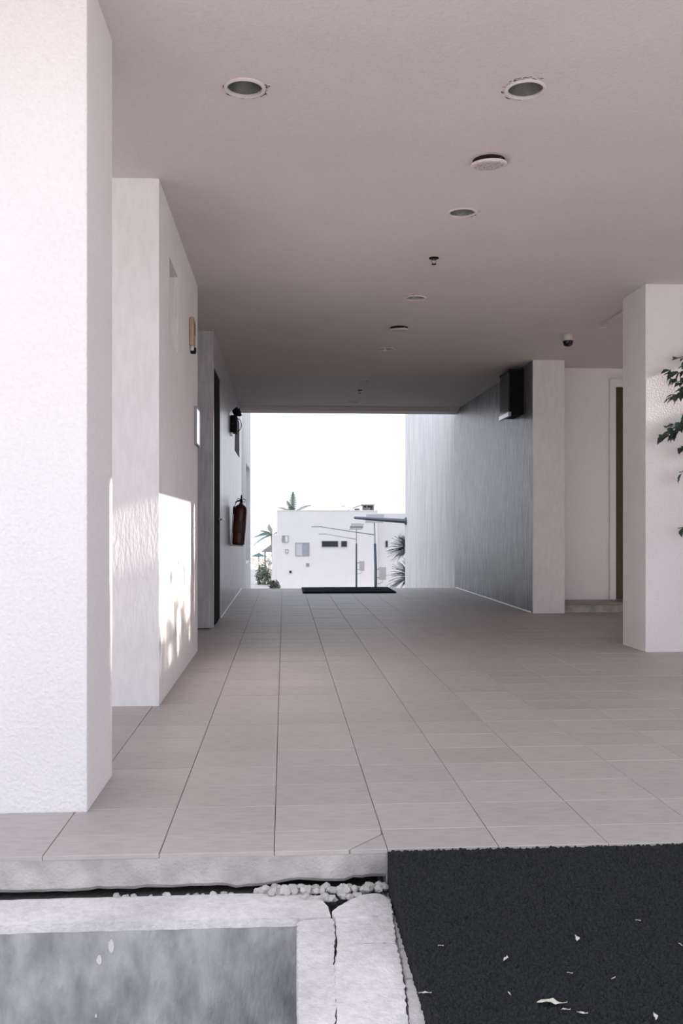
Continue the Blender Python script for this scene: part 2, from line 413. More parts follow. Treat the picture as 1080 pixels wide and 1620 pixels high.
# skirt down to the bed
def skirt(idx):
    base = len(vs)
    for a in idx: vs.append((vs[a][0]+random.uniform(-.002, .002), vs[a][1], -.129))
    for k in range(len(idx)-1): fs.append((idx[k], idx[k+1], base+k+1, base+k))
skirt([j*W1 for j in range(ny+1)]); skirt([j*W1+nx for j in range(ny+1)]); skirt(list(range(W1))); skirt([ny*W1+i for i in range(W1)])
me = bpy.data.meshes.new('entrance_mat'); me.from_pydata(vs, [], fs); me.materials.append(M['coir'])
em = bpy.data.objects.new('entrance_mat', me); C.objects.link(em)
tag(em, 'large black bristle mat sloping down from the tiled floor', 'mat')

# scraps of dry leaf on the mat
scr = [(911, 1485, .014, 'curled pale scrap in the middle of the black mat'), (873, 1588, .034, 'long pale leaf scrap, largest on the black mat'),
       (895, 1598, .010, 'small pale scrap just right of the long one on the black mat'), (921, 1603, .012, 'crumpled pale scrap beside the small one near the lower edge of the mat'),
       (1035, 1609, .013, 'pale scrap in the lower right corner of the black mat'), (799, 1517, .014, 'brownish thin scrap left of the middle of the black mat'),
       (901, 1540, .007, 'tiny pale scrap below the curled one on the black mat'), (970, 1548, .008, 'tiny pale scrap right of the middle on the black mat'),
       (806, 1573, .008, 'tiny pale scrap left of the long one on the black mat'), (1009, 1457, .007, 'topmost tiny pale scrap on the black mat'),
       (1076, 1495, .008, 'tiny pale scrap at the right edge of the black mat'), (672, 1572, .014, 'thin scrap at the left edge of the black mat'),
       (697, 1497, .007, 'tiny brownish scrap near the upper left of the black mat')]
for (px, py, r, lab) in scr:
    z = -.07
    for _ in range(6): p = on_z(px, py, z); z = mat_z(p.y)+.004
    random.seed(int(px)); bm = BM(); n = 7; ang = random.choice((random.uniform(-.5, .5), random.uniform(-1.5, 1.5))) if r < .02 else -.12
    up = []; dn = []; ph0 = random.uniform(0, 6); bk = random.uniform(-.45, .45)
    for i in range(n+1):
        t = i/n; wv = r*random.uniform(.22, .5)*math.sin(math.pi*min(.98, t+.06))*random.uniform(.6, 1.2); x = (t-.5)*2*r; bend = math.sin(t*3+ph0)*r*bk
        zz = .003+abs(math.sin(t*4))*r*.15
        up.append((x, bend+wv, zz)); dn.append((x, bend-wv, zz+.002))
    rows_ = []
    for dz in (0, .0012):
        rows_.append(([bm.verts.new((a, c, d+dz)) for a, c, d in up], [bm.verts.new((a, c, d+dz)) for a, c, d in dn]))
    for k, (u, d) in enumerate(rows_):
        for i in range(n): bm.faces.new((u[i], u[i+1], d[i+1], d[i]))
    for s in (0, 1):
        for i in range(n): bm.faces.new((rows_[0][s][i], rows_[0][s][i+1], rows_[1][s][i+1], rows_[1][s][i]))
    for i in (0, n): bm.faces.new((rows_[0][0][i], rows_[0][1][i], rows_[1][1][i], rows_[1][0][i]))
    ob = link('leaf_scrap', bm, 'leaf_dry'); ob.location = (p.x, p.y, mat_z(p.y)+.001); ob.rotation_euler = (0, 0, ang)
    tag(ob, lab, 'leaf', 'dry scraps on the black mat')

# ------------------------------------------------------------------ ceiling
lights_y = [on_z(px, py, CEIL) for px, py in ((387, 138), (831, 141), (731, 336), (657, 471), (611, 552), (577, 602), (560, 636))]
speak = [on_z(773, 254, CEIL), on_z(631, 518, CEIL)]
spr = [on_z(686, 408, CEIL), on_z(569, 617, CEIL)]
YC0, YC1, XC0, XC1 = 2.25, 15.2, -2.6, 5.55
bm = BM()
def loop(pts):
    v = [bm.verts.new(p) for p in pts]; return [bm.edges.new((v[i], v[(i+1) % len(v)])) for i in range(len(v))]
ed = loop([(XC0, YC0, CEIL), (XC1, YC0, CEIL), (XC1, YC1, CEIL), (XC0, YC1, CEIL)])
HR = .083
for p in lights_y: ed += loop([(p.x+HR*math.cos(a), p.y+HR*math.sin(a), CEIL) for a in [2*math.pi*i/32 for i in range(32)]])
bmesh.ops.triangle_fill(bm, use_beauty=True, use_dissolve=False, edges=ed)
for (xa, xb, ya, yb) in ((XC0, XC1, YC0, YC0+.03), (XC0, XC1, YC1-.03, YC1), (XC0, XC0+.03, YC0+.031, YC1-.031), (XC1-.03, XC1, YC0+.031, YC1-.031)):
    box(bm, xa, xb, ya, yb, CEIL+.0005, CEIL+.25)
struct('ceiling', bm, 'ceiling_paint', 'painted plaster ceiling of the covered passage')
struct('roof', box(BM(), XC0-.3, XC1+.0, YC0-.02, YC1+.05, CEIL+.251, CEIL+.60), 'stucco_white', 'flat roof slab over the passage')
struct('trim_1', box(BM(), XL+.001, XR-.05, YC1-.42, YC1-.02, CEIL-.065, CEIL-.001), 'ceiling_paint', 'shallow beam across the far end of the ceiling')

# ------------------------------------------------------------------ left side
struct('pillar', box(BM(), -1.5, -.69, 3.27, 3.745, -.002, CEIL+.2, .006), 'stucco_white', 'white plaster pillar nearest on the left')
ylb0 = 5.20
n1 = (on_x(268, 500, XL).y, on_x(281.5, 500, XL).y, 2.14, 2.66, .5)
wl = struct('wall_left', wall_x(BM(), XL, -2.4, ylb0, 7.50, -.002, CEIL+.2, [n1]), 'stucco_roll', 'white plaster wall block on the left with a slot niche')
struct('wall_left_back', box(BM(), -2.55, -2.41, 6.9, 9.3, -.002, CEIL+.2), 'stucco_shade', 'back wall of the recess on the left')
yd0 = 9.20
n3 = (on_x(371, 690, XL).y, on_x(378.5, 690, XL).y, 2.10, 2.66, .25)
dy0, dy1 = yd0+.06, on_x(348, 900, XL).y
struct('wall_left_far', wall_x(BM(), XL, -1.6, yd0, YC1+.05, -.002, CEIL+.2, [(dy0, dy1, .002, 2.62, .16), n3]), 'stucco_shade', 'left wall of the dark end of the passage')
n4 = (on_x(389, 800, XL).y, on_x(395, 800, XL).y, .33, 2.2, .2)
struct('wall_left_outer', wall_x(BM(), XL, -1.6, YC1+.052, on_x(396.6, 800, XL).y, -3.6, 3.9, [n4]), 'wall_outer', 'pale left wall beyond the end of the passage with a tall slot')
d = tag(bpy.data.objects.new('door_1', None), 'dark door in the left wall', None, None, 'structure'); C.objects.link(d)
link('door_leaf', box(BM(), XL-.15, XL-.004, dy0+.01, dy1-.01, .006, 2.61, .004), 'door_dark', d)
bm = BM(); hz = 1.09
tube(bm, [(XL-.004, dy1-.12, hz), (XL+.04, dy1-.12, hz), (XL+.05, dy1-.14, hz), (XL+.05, dy1-.30, hz)], .011); lathe(bm, [(0, 0), (.03, 0), (.03, .012), (0, .012)], 16, Matrix.Translation((XL-.004, dy1-.12, hz)) @ Matrix.Rotation(math.pi/2, 4, 'Y'))
link('door_handle', bm, 'steel', d, True)
# thin white line along the foot of the walls
def bead(name, pts, rad, lab):
    bm = BM(); q = []
    for (a, c) in zip(pts, pts[1:]):
        a = Vector(a); c = Vector(c); k = max(1, int((c-a).length/.06))
        q += [a+(c-a)*(i/k) for i in range(k)]
    q.append(Vector(pts[-1])); random.seed(5)
    tube(bm, q, [rad*random.uniform(.75, 1.3) for _ in q], 6); struct(name, bm, 'frame_white', lab)
bead('foot_line_left', [(XL+.003, dy1+.05, .006), (XL+.003, YEND-.02, .006)], .009, 'white line along the foot of the left wall')

# added glow panel standing in for a bright slot on the left block
ya, yb = on_x(306.8, 680, XL).y, on_x(312.6, 680, XL).y
t = thing('glow_panel', 'small white glowing panel standing in for a bright slot at the rear edge of the left wall block', 'sign', (XL, (ya+yb)/2, 1.8))
hy = (yb-ya)/2-.004
bm = BM()
for (a, c, e_, f_) in ((-hy, hy, -.15, -.138), (-hy, hy, .138, .15), (-hy, -hy+.012, -.138, .138), (hy-.012, hy, -.138, .138)): box(bm, .001, .022, a, c, e_, f_)
fr = link('frame', bm, 'dull_metal', t)
link('panel', box(BM(), .001, .016, -hy+.012, hy-.012, -.137, .137), 'panel_lit', t)
t.location.z = 1+(835-676)*7.32/1450
# yellowed alarm sounder
p = on_x(300.5, 527, XL)
t = thing('alarm_sounder', 'yellowed plastic alarm box high on the left wall block', 'alarm', (XL, p.y, p.z))
link('body', box(BM(), .001, .035, -.075, .075, -.105, .11, .012), 'alarm_yellow', t, True)
bm = BM()
for i in range(4): box(bm, .0352, .0372, -.045, .045, -.01+i*.022, -.004+i*.022)
link('louvre', bm, 'chip', t)
bm = BM(); lathe(bm, [(0, -.03), (.018, -.03), (.022, -.012), (.022, .012), (0, .012)], 14, Matrix.Translation((.022, .03, -.118)))
link('strobe', bm, 'black_satin', t, True)
link('knob', lathe(BM(), [(0, -.022), (.014, -.02), (.014, .012), (0, .012)], 12, Matrix.Translation((.018, -.03, -.115))), 'trim_white', t, True)

# twin-head emergency light on the far left wall
p0 = on_x(364, 670, XL); y_ = p0.y
t = thing('emergency_light', 'dark emergency light with a round head high on the far left wall', 'light', (XL, y_, 2.25))
link('body', box(BM(), .001, .088, 0, .24, .0, .225, .012), 'black_satin', t, True)
for k, yy in enumerate((.05, .19)):
    bm = BM(); lathe(bm, [(0, -.05), (.03, -.045), (.05, .0), (.052, .03), (.046, .036), (0, .03)], 18, Matrix.Translation((.075+.02*k, yy, .275)) @ Matrix.Rotation(math.radians(70), 4, 'Y'))
    tube(bm, [(.06, yy, .22), (.065, yy, .26)], .012)
    link('lamp_head', bm, 'black_satin', t, True)
bm = BM(); tube(bm, [(.085+.055*math.sin(a), .10, .105+.085*math.cos(a)) for a in [math.pi*i/12 for i in range(13)]], .006, 6)
link('cable', bm, 'black_satin', t, True)
link('indicator', box(BM(), .02, .05, -.004, .004, .10, .125), 'black_gloss', t)
link('bracket', box(BM(), .001, .03, .03, .10, -.045, .0), 'steel', t)

# fire extinguisher hung on the far left wall
XE = XL+.10; ye = on_x(376.5, 820, XE).y
t = thing('fire_extinguisher', 'dark red fire extinguisher hung on the far left wall', 'fire extinguisher', (XE, ye, .775))
t.rotation_euler = (0, math.radians(4), 0)
link('cylinder', lathe(BM(), [(0, 0), (.07, 0), (.08, .012), (.082, .03), (.084, .46), (.074, .50), (.045, .525), (.026, .535), (.026, .55), (0, .55)], 28), 'ext_red', t, True)
link('label', lathe(BM(), [(.0835, .16), (.0848, .162), (.0852, .31), (.0838, .312)], 28), 'ext_label', t, True)
bm = BM(); tube(bm, [(0, 0, .548), (0, 0, .60)], .018, 12); tube(bm, [(0, -.01, .585), (0, -.10, .60)], .010); link('valve', bm, 'black_satin', t, True)
bm = BM(); tube(bm, [(0, .02, .60), (.005, -.06, .635), (.005, -.12, .64)], .009); tube(bm, [(0, 0, .595), (0, 0, .655)], .011); link('lever', bm, 'black_satin', t, True)
bm = BM(); tube(bm, [(.035+.022*math.cos(a), -.01, .585+.022*math.sin(a)) for a in [2*math.pi*i/14 for i in range(14)]], .005, 6); tube(bm, [(-.035+.02*math.cos(a), -.01, .59+.02*math.sin(a)) for a in [2*math.pi*i/14 for i in range(14)]], .005, 6); link('pull_ring', bm, 'black_satin', t, True)
bm = BM(); tube(bm, [(-.02, -.03, .585), (-.06, -.07, .56), (-.085, -.075, .48), (-.075, -.06, .40)], [.010, .010, .011, .016], 8); link('hose', bm, 'black_satin', t, True)
bm = BM(); box(bm, -.098, -.086, -.03, .03, -.02, .50); box(bm, -.098, .06, -.05, .05, -.016, -.003); link('wall_bracket', bm, 'dull_metal', t)

# ------------------------------------------------------------------ right side
struct('pillar', box(BM(), XR, 3.75, 7.20, 7.70, -.002, CEIL+.2, .006), 'stucco_white', 'white plaster pillar with creeper on the right')
yp1 = 10.55
struct('pillar', box(BM(), XR, on_y(893, 900, yp1).x, yp1, 10.9, -.002, CEIL+.2, .005), 'stucco_roll', 'white plaster pillar beside the grey wall')
def tapered(y0, y1, x0, x1, xb, z0, z1, bm):
    lo = [bm.verts.new(v) for v in ((x0, y0, z0), (x1, y1, z0), (xb, y1, z0), (xb, y0, z0))]
    hi = [bm.verts.new((v.co.x, v.co.y, z1)) for v in lo]
    bm.faces.new(lo); bm.faces.new(hi)
    for i in range(4): bm.faces.new((lo[i], lo[(i+1) % 4], hi[(i+1) % 4], hi[i]))
    return bm
XRE = 2.86
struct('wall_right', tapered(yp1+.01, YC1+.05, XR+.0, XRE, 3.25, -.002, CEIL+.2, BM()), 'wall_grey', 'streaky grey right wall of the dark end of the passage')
xr2 = 2.86; yo = on_x(640.5, 800, xr2).y
struct('wall_right_outer', box(BM(), xr2, 3.25, YC1+.052, yo, -3.6, 5.6), 'wall_outer', 'pale right wall beyond the end of the passage')
bead('foot_line_right', [(XR-.004, yp1+.04, .006), (XRE-.004, YEND-.02, .006)], .011, 'white line along the foot of the grey wall')
# side lobby with the brown door
YW = 11.05
xw0 = on_y(893, 900, yp1).x
struct('wall_back', box(BM(), 3.25, 5.55, YW, YW+.2, -.002, CEIL+.2), 'frame_white', 'white back wall of the side lobby')
bm = BM(); box(bm, 5.35, 5.55, 7.30, YW, .43, CEIL-.002); box(bm, 5.35, 5.55, 7.30, 7.76, -.002, .4295); box(bm, 5.35, 5.55, 10.1, YW, -.002, .4295)  # low opening added out of view to bounce sun into the lobby
struct('wall_right_lobby', bm, 'stucco_white', 'white end wall of the side lobby with an unseen low opening added for bounced sun')
stp = struct('step', box(BM(), xw0+.002, 5.34, 10.62, YW-.001, -.0, .088), 'concrete', 'low step below the brown door')
link('nosing', box(BM(), xw0+.002, 5.34, 10.60, YW-.001, .0885, .118, .004), 'step_wood', stp)['label'] = 'brown timber tread'
xd0 = on_y(963, 800, YW).x; xd1 = on_y(972.5, 800, YW).x; ztop = 1+(835-594)*11.0/1450; zin = 1+(835-607)*11.0/1450
d = tag(bpy.data.objects.new('door_2', None), 'brown timber door in a white frame behind the right pillar', None, None, 'structure'); C.objects.link(d)
DW = .95
bm = BM(); box(bm, xd0, xd1, YW-.035, YW-.001, .119, ztop, .003); box(bm, xd1+DW, xd1+DW+.08, YW-.035, YW-.001, .119, ztop, .003); box(bm, xd1, xd1+DW, YW-.035, YW-.001, zin, ztop, .003)
link('door_frame', bm, 'frame_white', d)
link('door_leaf', box(BM(), xd1+.002, xd1+DW-.002, YW-.014, YW-.001, .122, zin-.003), 'door_brown', d)
bm = BM(); tube(bm, [(xd1+DW-.09, YW-.014, 1.1), (xd1+DW-.09, YW-.06, 1.1), (xd1+DW-.20, YW-.06, 1.1)], .01); link('door_handle', bm, 'steel', d, True)
# unseen pillars and wall added at right to shape the late sun
struct('pillar', box(BM(), 5.15, 5.5, 2.95, 3.60, -.002, CEIL), 'stucco_white', 'white pillar out of view at the front right corner of the roof')
struct('pillar', box(BM(), 5.15, 5.5, 6.84, 7.12, -.002, CEIL), 'stucco_white', 'slim white pillar out of view under the right edge of the roof')
bm = BM(); box(bm, 12.0, 12.3, .2, 3.38, -.12, 4.75); box(bm, 12.0, 12.3, 3.381, 7.6, -.12, 3.85); box(bm, 12.0, 12.3, 7.601, 14, -.12, 1.75)
struct('sun_cut_wall', bm, 'stucco_white', 'added unseen white wall right of the passage, cutting off low sun')

random.seed(8); bm = BM()  # unseen leaf fringe added to soften the lower edge of the sun patch
for _ in range(2600):
    zz = 3.925+.58*random.random()**1.7; p = Vector((12.15+random.uniform(-.14, .14), random.uniform(3.42, 7.56), zz)); nrm = Vector((random.gauss(0, 1), random.gauss(0, 1), random.gauss(0, 1))).normalized(); sd_ = nrm.orthogonal().normalized(); u = nrm.cross(sd_)
    bm.faces.new([bm.verts.new(q) for q in (p-sd_*.03, p+u*.06, p+sd_*.03, p-u*.06)])
t = thing('shade_leaves', 'added unseen leaves on the wall top, fraying the sun patch edge', 'shade_leaves', (0, 0, 0))
link('foliage', bm, 'leaf', t)['kind'] = 'stuff'
# black lit-sign case high on the grey wall
pa = on_x(828, 600, XR-.006); pb = on_x(790.5, 600, XR-.18)
t = thing('sign_case', 'black box sign case with glossy front high on the grey wall', 'sign', (XR-.008, pa.y, 0))
L_ = pb.y-pa.y; zb = 1+(835-656)*pa.y/1450; zt = CEIL-.04
link('case', box(BM(), -.15, -.002, 0, L_, zb+.02, zt, .006), 'black_satin', t)
link('glass_front', box(BM(), -.176, -.1505, .02, L_-.02, zb+.06, zt-.03, .003), 'black_gloss', t)
link('bottom_rail', box(BM(), -.186, -.1505, -.002, L_+.002, zb, zb+.055, .004), 'steel', t)['label'] = 'bright metal rail'
link('top_rail', box(BM(), -.18, -.1505, .0, L_, zt-.028, zt, .003), 'black_satin', t)

# ------------------------------------------------------------------ fittings on the ceiling
def ring_chips(bm, r0, r1, n, a0, a1, seed):
    random.seed(seed)
    for _ in range(n):
        a = random.uniform(a0, a1); r = random.uniform(r0, r1); l = random.uniform(.004, .022); wd = random.uniform(.001, .003)
        q = [(r-wd, a-l/r/2), (r+wd*random.random(), a-l/r/3), (r+wd, a+l/r/2), (r-wd*.6, a+l/r/3)]
        lo = [bm.verts.new((rr*math.cos(aa), rr*math.sin(aa), -.0006)) for rr, aa in q]; hi = [bm.verts.new((v.co.x, v.co.y, -.0001)) for v in lo]
        bm.faces.new(lo); bm.faces.new(list(reversed(hi)))
        for i in range(4): bm.faces.new((lo[i], lo[(i+1) % 4], hi[(i+1) % 4], hi[i]))
dl_lab = ['round recessed ceiling downlight nearest on the left', 'round recessed ceiling downlight nearest on the right, chipped rim',
          'recessed ceiling downlight between the near speaker and the near sprinkler', 'recessed ceiling downlight just beyond the near sprinkler',
          'recessed ceiling downlight in the dark just beyond the far speaker', 'recessed ceiling downlight just before the far sprinkler',
          'farthest recessed ceiling downlight by the end beam']
dl0 = None
for i, p in enumerate(lights_y):
    if i in (0, 1, 2):
        t = thing('downlight', dl_lab[i], 'ceiling light', (p.x, p.y, CEIL), 0, 'recessed downlights in the ceiling')
        dz = -.006 if i == 0 else -.003
        link('trim_ring', lathe(BM(), [(.078, .004), (.078, dz-.004), (.082, dz-.006), (.091, dz-.003), (.093, dz), (.0925, -.0005), (.086, -.0003)], 40), 'trim_white', t, True)
        link('reflector', lathe(BM(), [(.079, .002), (.0775, .02), (.066, .09), (.045, .13), (.0, .135)], 32), 'reflector', t, True)
        link('bulb', lathe(BM(), [(0, .085), (.026, .088), (.036, .10), (.03, .125), (0, .128)], 20), 'lamp_glass', t, True)
        bm = BM(); ring_chips(bm, .094, .112, [34, 40, 14][i], [-.3, 1.5, -.9][i], [2.6, 5.2, 1.2][i], i+4)
        if i == 0: ring_chips(bm, .093, .096, 60, .2, 3.3, 44)
        ch = link('chipped_paint', bm, 'chip', t); ch['kind'] = 'stuff'
        if i == 2: dl0 = t
    else:
        t = dup(dl0, (p.x, p.y, CEIL), dl_lab[i], (0, 0, i*1.3))
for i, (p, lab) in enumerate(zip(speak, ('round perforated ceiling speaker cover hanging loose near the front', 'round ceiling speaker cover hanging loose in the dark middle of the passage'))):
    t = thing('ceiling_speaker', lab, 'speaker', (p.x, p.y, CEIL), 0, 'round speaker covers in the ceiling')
    link('dark_disc', lathe(BM(), [(0, -.0004), (.086, -.0004), (.086, -.003), (0, -.003)], 32), 'chip', t)  # dark disc painted in for the shaded gap behind the cover
    c = link('cover', lathe(BM(), [(0, .004), (.094, .004), (.096, 0), (.092, -.008), (.080, -.011), (.078, -.008), (0, -.008)], 40), 'trim_white', t, True)
    tilt = Matrix.Translation((0, 0, -.020)) @ Matrix.Rotation(math.radians(5.5), 4, Vector((.9, -.35, 0)).normalized())
    c.data.transform(tilt)
    g = link('grille', lathe(BM(), [(0, -.0105), (.074, -.0105), (.0775, -.0085), (.07, -.0082), (0, -.0082)], 40), 'grille', c); g.data.transform(tilt)
    for q in (((0, 0, -.003), (.02, .01, -.012), (0, 0, -.02)), ((-.05, .05, -.003), (-.05, .05, -.02)), ((.05, -.05, -.003), (.05, -.05, -.014))): link('spring_clip', tube(BM(), q, .005), 'dull_metal', t)
for p, lab in zip(spr, ('small ceiling sprinkler head near the front', 'small ceiling sprinkler head at the far end')):
    t = thing('sprinkler', lab, 'sprinkler', (p.x, p.y, CEIL), 0, 'sprinkler heads in the ceiling')
    link('escutcheon', lathe(BM(), [(0, -.0002), (.037, -.0002), (.036, -.005), (.02, -.010), (.012, -.010), (0, -.010)], 24), 'black_satin', t, True)
    bm = BM(); tube(bm, [(0, 0, -.01), (0, 0, -.02)], .010)
    for s in (-1, 1): tube(bm, [(s*.010, 0, -.016), (s*.016, 0, -.024), (s*.013, 0, -.036), (s*.004, 0, -.045)], .003, 6)
    link('frame_arm', bm, 'dull_metal', t, True)
    link('deflector', lathe(BM(), [(0, -.044), (.017, -.045), (.019, -.048), (.006, -.050), (0, -.050)], 16), 'black_satin', t, True)
p = on_z(898, 530, CEIL)
t = thing('dome_camera', 'small dome security camera on the ceiling before the right lobby', 'camera', (p.x, p.y, CEIL))
link('housing', lathe(BM(), [(0, -.0002), (.05, -.0002), (.052, -.01), (.06, -.055), (.056, -.062), (0, -.062)], 24), 'trim_white', t, True)
link('dome', lathe(BM(), [(.052, -.0622), (.052, -.075), (.045, -.098), (.028, -.114), (0, -.12)], 24), 'black_gloss', t, True)
pa = on_z(954, 513, CEIL); pb = on_z(985, 489, CEIL)
t = thing('ceiling_batten', 'pale strip batten along the ceiling behind the right pillar', 'strip', (pa.x, pb.y, CEIL))
link('channel', box(BM(), -.028, .028, 0, pa.y-pb.y, -.03, -.0005, .006), 'trim_white', t)
link('end_cap', box(BM(), -.03, .03, pa.y-pb.y+.0005, pa.y-pb.y+.014, -.032, -.0005, .004), 'frame_white', t)

# ------------------------------------------------------------------ dark doormat at the far edge
a = on_z(479, 939, 0); c = on_z(628, 939, 0)
bm = BM(); box(bm, a.x, c.x, a.y, YEND-.05, .0012, .022, .004)
t = thing('doormat', 'dark navy rubber doormat at the far edge of the tiled floor', 'mat', ((a.x+c.x)/2, a.y, 0))
ob = link('pad', bm, 'rubber', t); ob.data.transform(Matrix.Translation((-(a.x+c.x)/2, -a.y, 0)))
bm = BM()
hw = (c.x-a.x)/2; dd = YEND-.05-a.y
for i in range(14): box(bm, -hw+.03, hw-.03, .05+i*(dd-.1)/14, .05+(i+.55)*(dd-.1)/14, .0221, .027)
link('rib', bm, 'rubber', t)

# ------------------------------------------------------------------ creeper on the right pillar
t = thing('creeper', 'dark green leafy creeper spilling over the right pillar', 'plant', (3.36, 7.05, 0))
def PV(px, py, y): v = on_y(px, py, y); return (v.x-3.36, v.y-7.05, v.z)
branches = [[(1120, 540), (1095, 565), (1078, 590), (1062, 590), (1058, 586)], [(1110, 600), (1085, 612), (1070, 628), (1063, 624)], [(1115, 660), (1088, 668), (1066, 684), (1046, 690)],
            [(1110, 640), (1088, 655), (1072, 676), (1056, 674)], [(1105, 560), (1090, 560), (1075, 566), (1064, 566)], [(1110, 710), (1092, 708), (1076, 706)], [(1110, 740), (1092, 744), (1074, 747)], [(1110, 828), (1092, 832), (1072, 836)],
            [(1110, 520), (1108, 600), (1104, 680), (1106, 760), (1108, 900), (1108, 1046)], [(1105, 590), (1088, 598), (1072, 604), (1066, 600)], [(1108, 560), (1122, 556), (1140, 570)], [(1106, 640), (1124, 640), (1146, 655)], [(1107, 700), (1122, 700), (1138, 716)]]
bm = BM()
for bi, br in enumerate(branches):
    yy = 7.06+.03*math.sin(bi*2)
    tube(bm, [PV(q[0], q[1], yy) for q in br], .0035 if bi != 8 else .012, 5)
link('stem', bm, 'stem', t)
def leaf_bm():
    bm = BM(); L = 1.0
    prof = [(0, .0), (.18, .26), (.42, .34), (.72, .18), (1.0, .0)]
    for s in (-1, 1):
        for (a0, w0), (a1, w1) in zip(prof, prof[1:]):
            q = [(a0, 0, -.10*a0*a0), (a1, 0, -.10*a1*a1-.12*a1), (a1, s*w1, .10*w1/.34-.10*a1*a1-.12*a1), (a0, s*w0, .10*w0/.34-.10*a0*a0)]
            vs_ = []
            for p_ in q:
                if not any((Vector(p_)-v.co).length < 1e-6 for v in vs_): vs_.append(bm.verts.new(p_))
            if len(vs_) > 2: bm.faces.new(vs_)
    bmesh.ops.remove_doubles(bm, verts=bm.verts, dist=1e-5)
    g = bmesh.ops.extrude_face_region(bm, geom=bm.faces[:]); bmesh.ops.translate(bm, vec=(0, 0, .02), verts=[v for v in g['geom'] if isinstance(v, bmesh.types.BMVert)])
    return bm
lf0 = None; random.seed(33)
def add_leaf(p, size, yaw, pitch, roll):
    global lf0
    if lf0 is None: ob = link('leaf', leaf_bm(), 'leaf', t); lf0 = ob
    else: ob = lf0.copy(); C.objects.link(ob); ob.parent = t
    ob.location = p; ob.scale = (size,)*3; ob.rotation_euler = (roll, pitch, yaw)
dens = {0: 18, 1: 17, 2: 24, 3: 16, 4: 6, 5: 7, 6: 6, 7: 6, 9: 12, 10: 12, 11: 14, 12: 9}
for bi, br in enumerate(branches):
    if bi == 8: continue
    n = dens[bi]; yy = 7.06+.03*math.sin(bi*2)
    for k in range(n):
        f = (k+.3)/n*(len(br)-1); i0 = min(int(f), len(br)-2); fr_ = f-i0
        q = (br[i0][0]+(br[i0+1][0]-br[i0][0])*fr_, br[i0][1]+(br[i0+1][1]-br[i0][1])*fr_)
        p = Vector(PV(q[0]+random.uniform(-3, 3), q[1]+random.uniform(-3, 3), yy+random.uniform(-.04, .04)))
        add_leaf(p, random.uniform(.055, .09)*(.6 if bi == 4 else 1), math.pi+random.uniform(-1.1, 1.1), random.uniform(.1, 1.15), random.uniform(-.7, .7))

# ------------------------------------------------------------------ outside, beyond the far edge
GZ = -3.5
struct('unseen_ground', box(BM(), -60, 60, 15.2, 63, GZ-1.0, GZ), 'dark_ground', 'unseen ground before the white building, made dark to cut bounced light')  # hidden from view, made dark to dim the far ceiling
struct('ground', box(BM(), -60, 60, 63, 150, GZ-1.0, GZ), 'pave_far', 'pale paved ground around the white building')
struct('sea', box(BM(), -2500, 2500, 150, 5000, GZ-3.0, GZ-2.0), 'sea', 'pale sea behind the garden')
YB = 66.0
def bx(px0, px1, py0, py1, y):           # rectangle on a wall facing the camera
    a = on_y(px0, py0, y); c = on_y(px1, py1, y); return a.x, c.x, c.z, a.z
t = thing('building', 'white flat roofed building with small windows beyond the passage', 'building', (on_y(520, 835, YB).x, YB, GZ))
bxo = t.location.x
def bpart(name, m, x0, x1, y0, y1, z0, z1, bev=0, parent=None):
    ob = link(name, box(BM(), x0-bxo, x1-bxo, y0-YB, y1-YB, z0-GZ, z1-GZ, bev), m, parent or t); return ob
x0, x1, _, zt = bx(438, 597, 808, 930, YB)
bpart('wall', 'build_white', x0, x1, YB, YB+9, GZ, zt)
x2, x3, _, zt2 = bx(597, 690, 812, 930, YB)
bpart('wall', 'build_side', x1+.005, x3, YB+.35, YB+9, GZ, zt2)
x4, x5, _, zt3 = bx(430, 438, 845, 930, YB+2)
bpart('annex', 'build_side', x4, x0-.01, YB+2.2, YB+8, GZ+.5, zt3)
bpart('parapet', 'build_white', x0-.02, x1+.02, YB-.03, YB+.3, zt+.001, zt+.05)
def window(px0, px1, py0, py1, m, panes=1, m2=None, y=YB, frame='frame_grey'):
    a, c, zlo, zhi = bx(px0, px1, py0, py1, y); fw = .035; bm = BM()
    for q in ((a, a+fw, zlo, zhi), (c-fw, c, zlo, zhi), (a+fw, c-fw, zlo, zlo+fw), (a+fw, c-fw, zhi-fw, zhi)):
        box(bm, q[0]-bxo, q[1]-bxo, -.06+y-YB, -.002+y-YB, q[2]-GZ, q[3]-GZ)
    f = link('window', bm, frame, t)
    for i in range(panes):
        u = a+fw+(c-a-2*fw)*i/panes; v = a+fw+(c-a-2*fw)*(i+1)/panes
        link('pane', box(BM(), u+.004-bxo, v-.004-bxo, -.03-.012*i+y-YB, -.004+y-YB, zlo+fw-GZ, zhi-fw-GZ), (m2 if (m2 and i) else m), f)
window(446, 456, 847, 858, 'glass_mid', 2, 'build_white')
window(467, 489, 858.5, 879.5, 'glass_pale', 2, 'glass_mid')
window(508.5, 535, 855.5, 865.5, 'glass_dark', 3)
window(539, 549, 855.5, 865.5, 'glass_dark', 1)
window(609, 613.5, 855, 866, 'glass_dark', 1, None, YB+.35)
window(484, 489, 891, 896, 'glass_mid', 1); window(451, 456, 869, 875, 'build_white', 1); window(457, 461.5, 902.5, 907, 'glass_dark', 1)
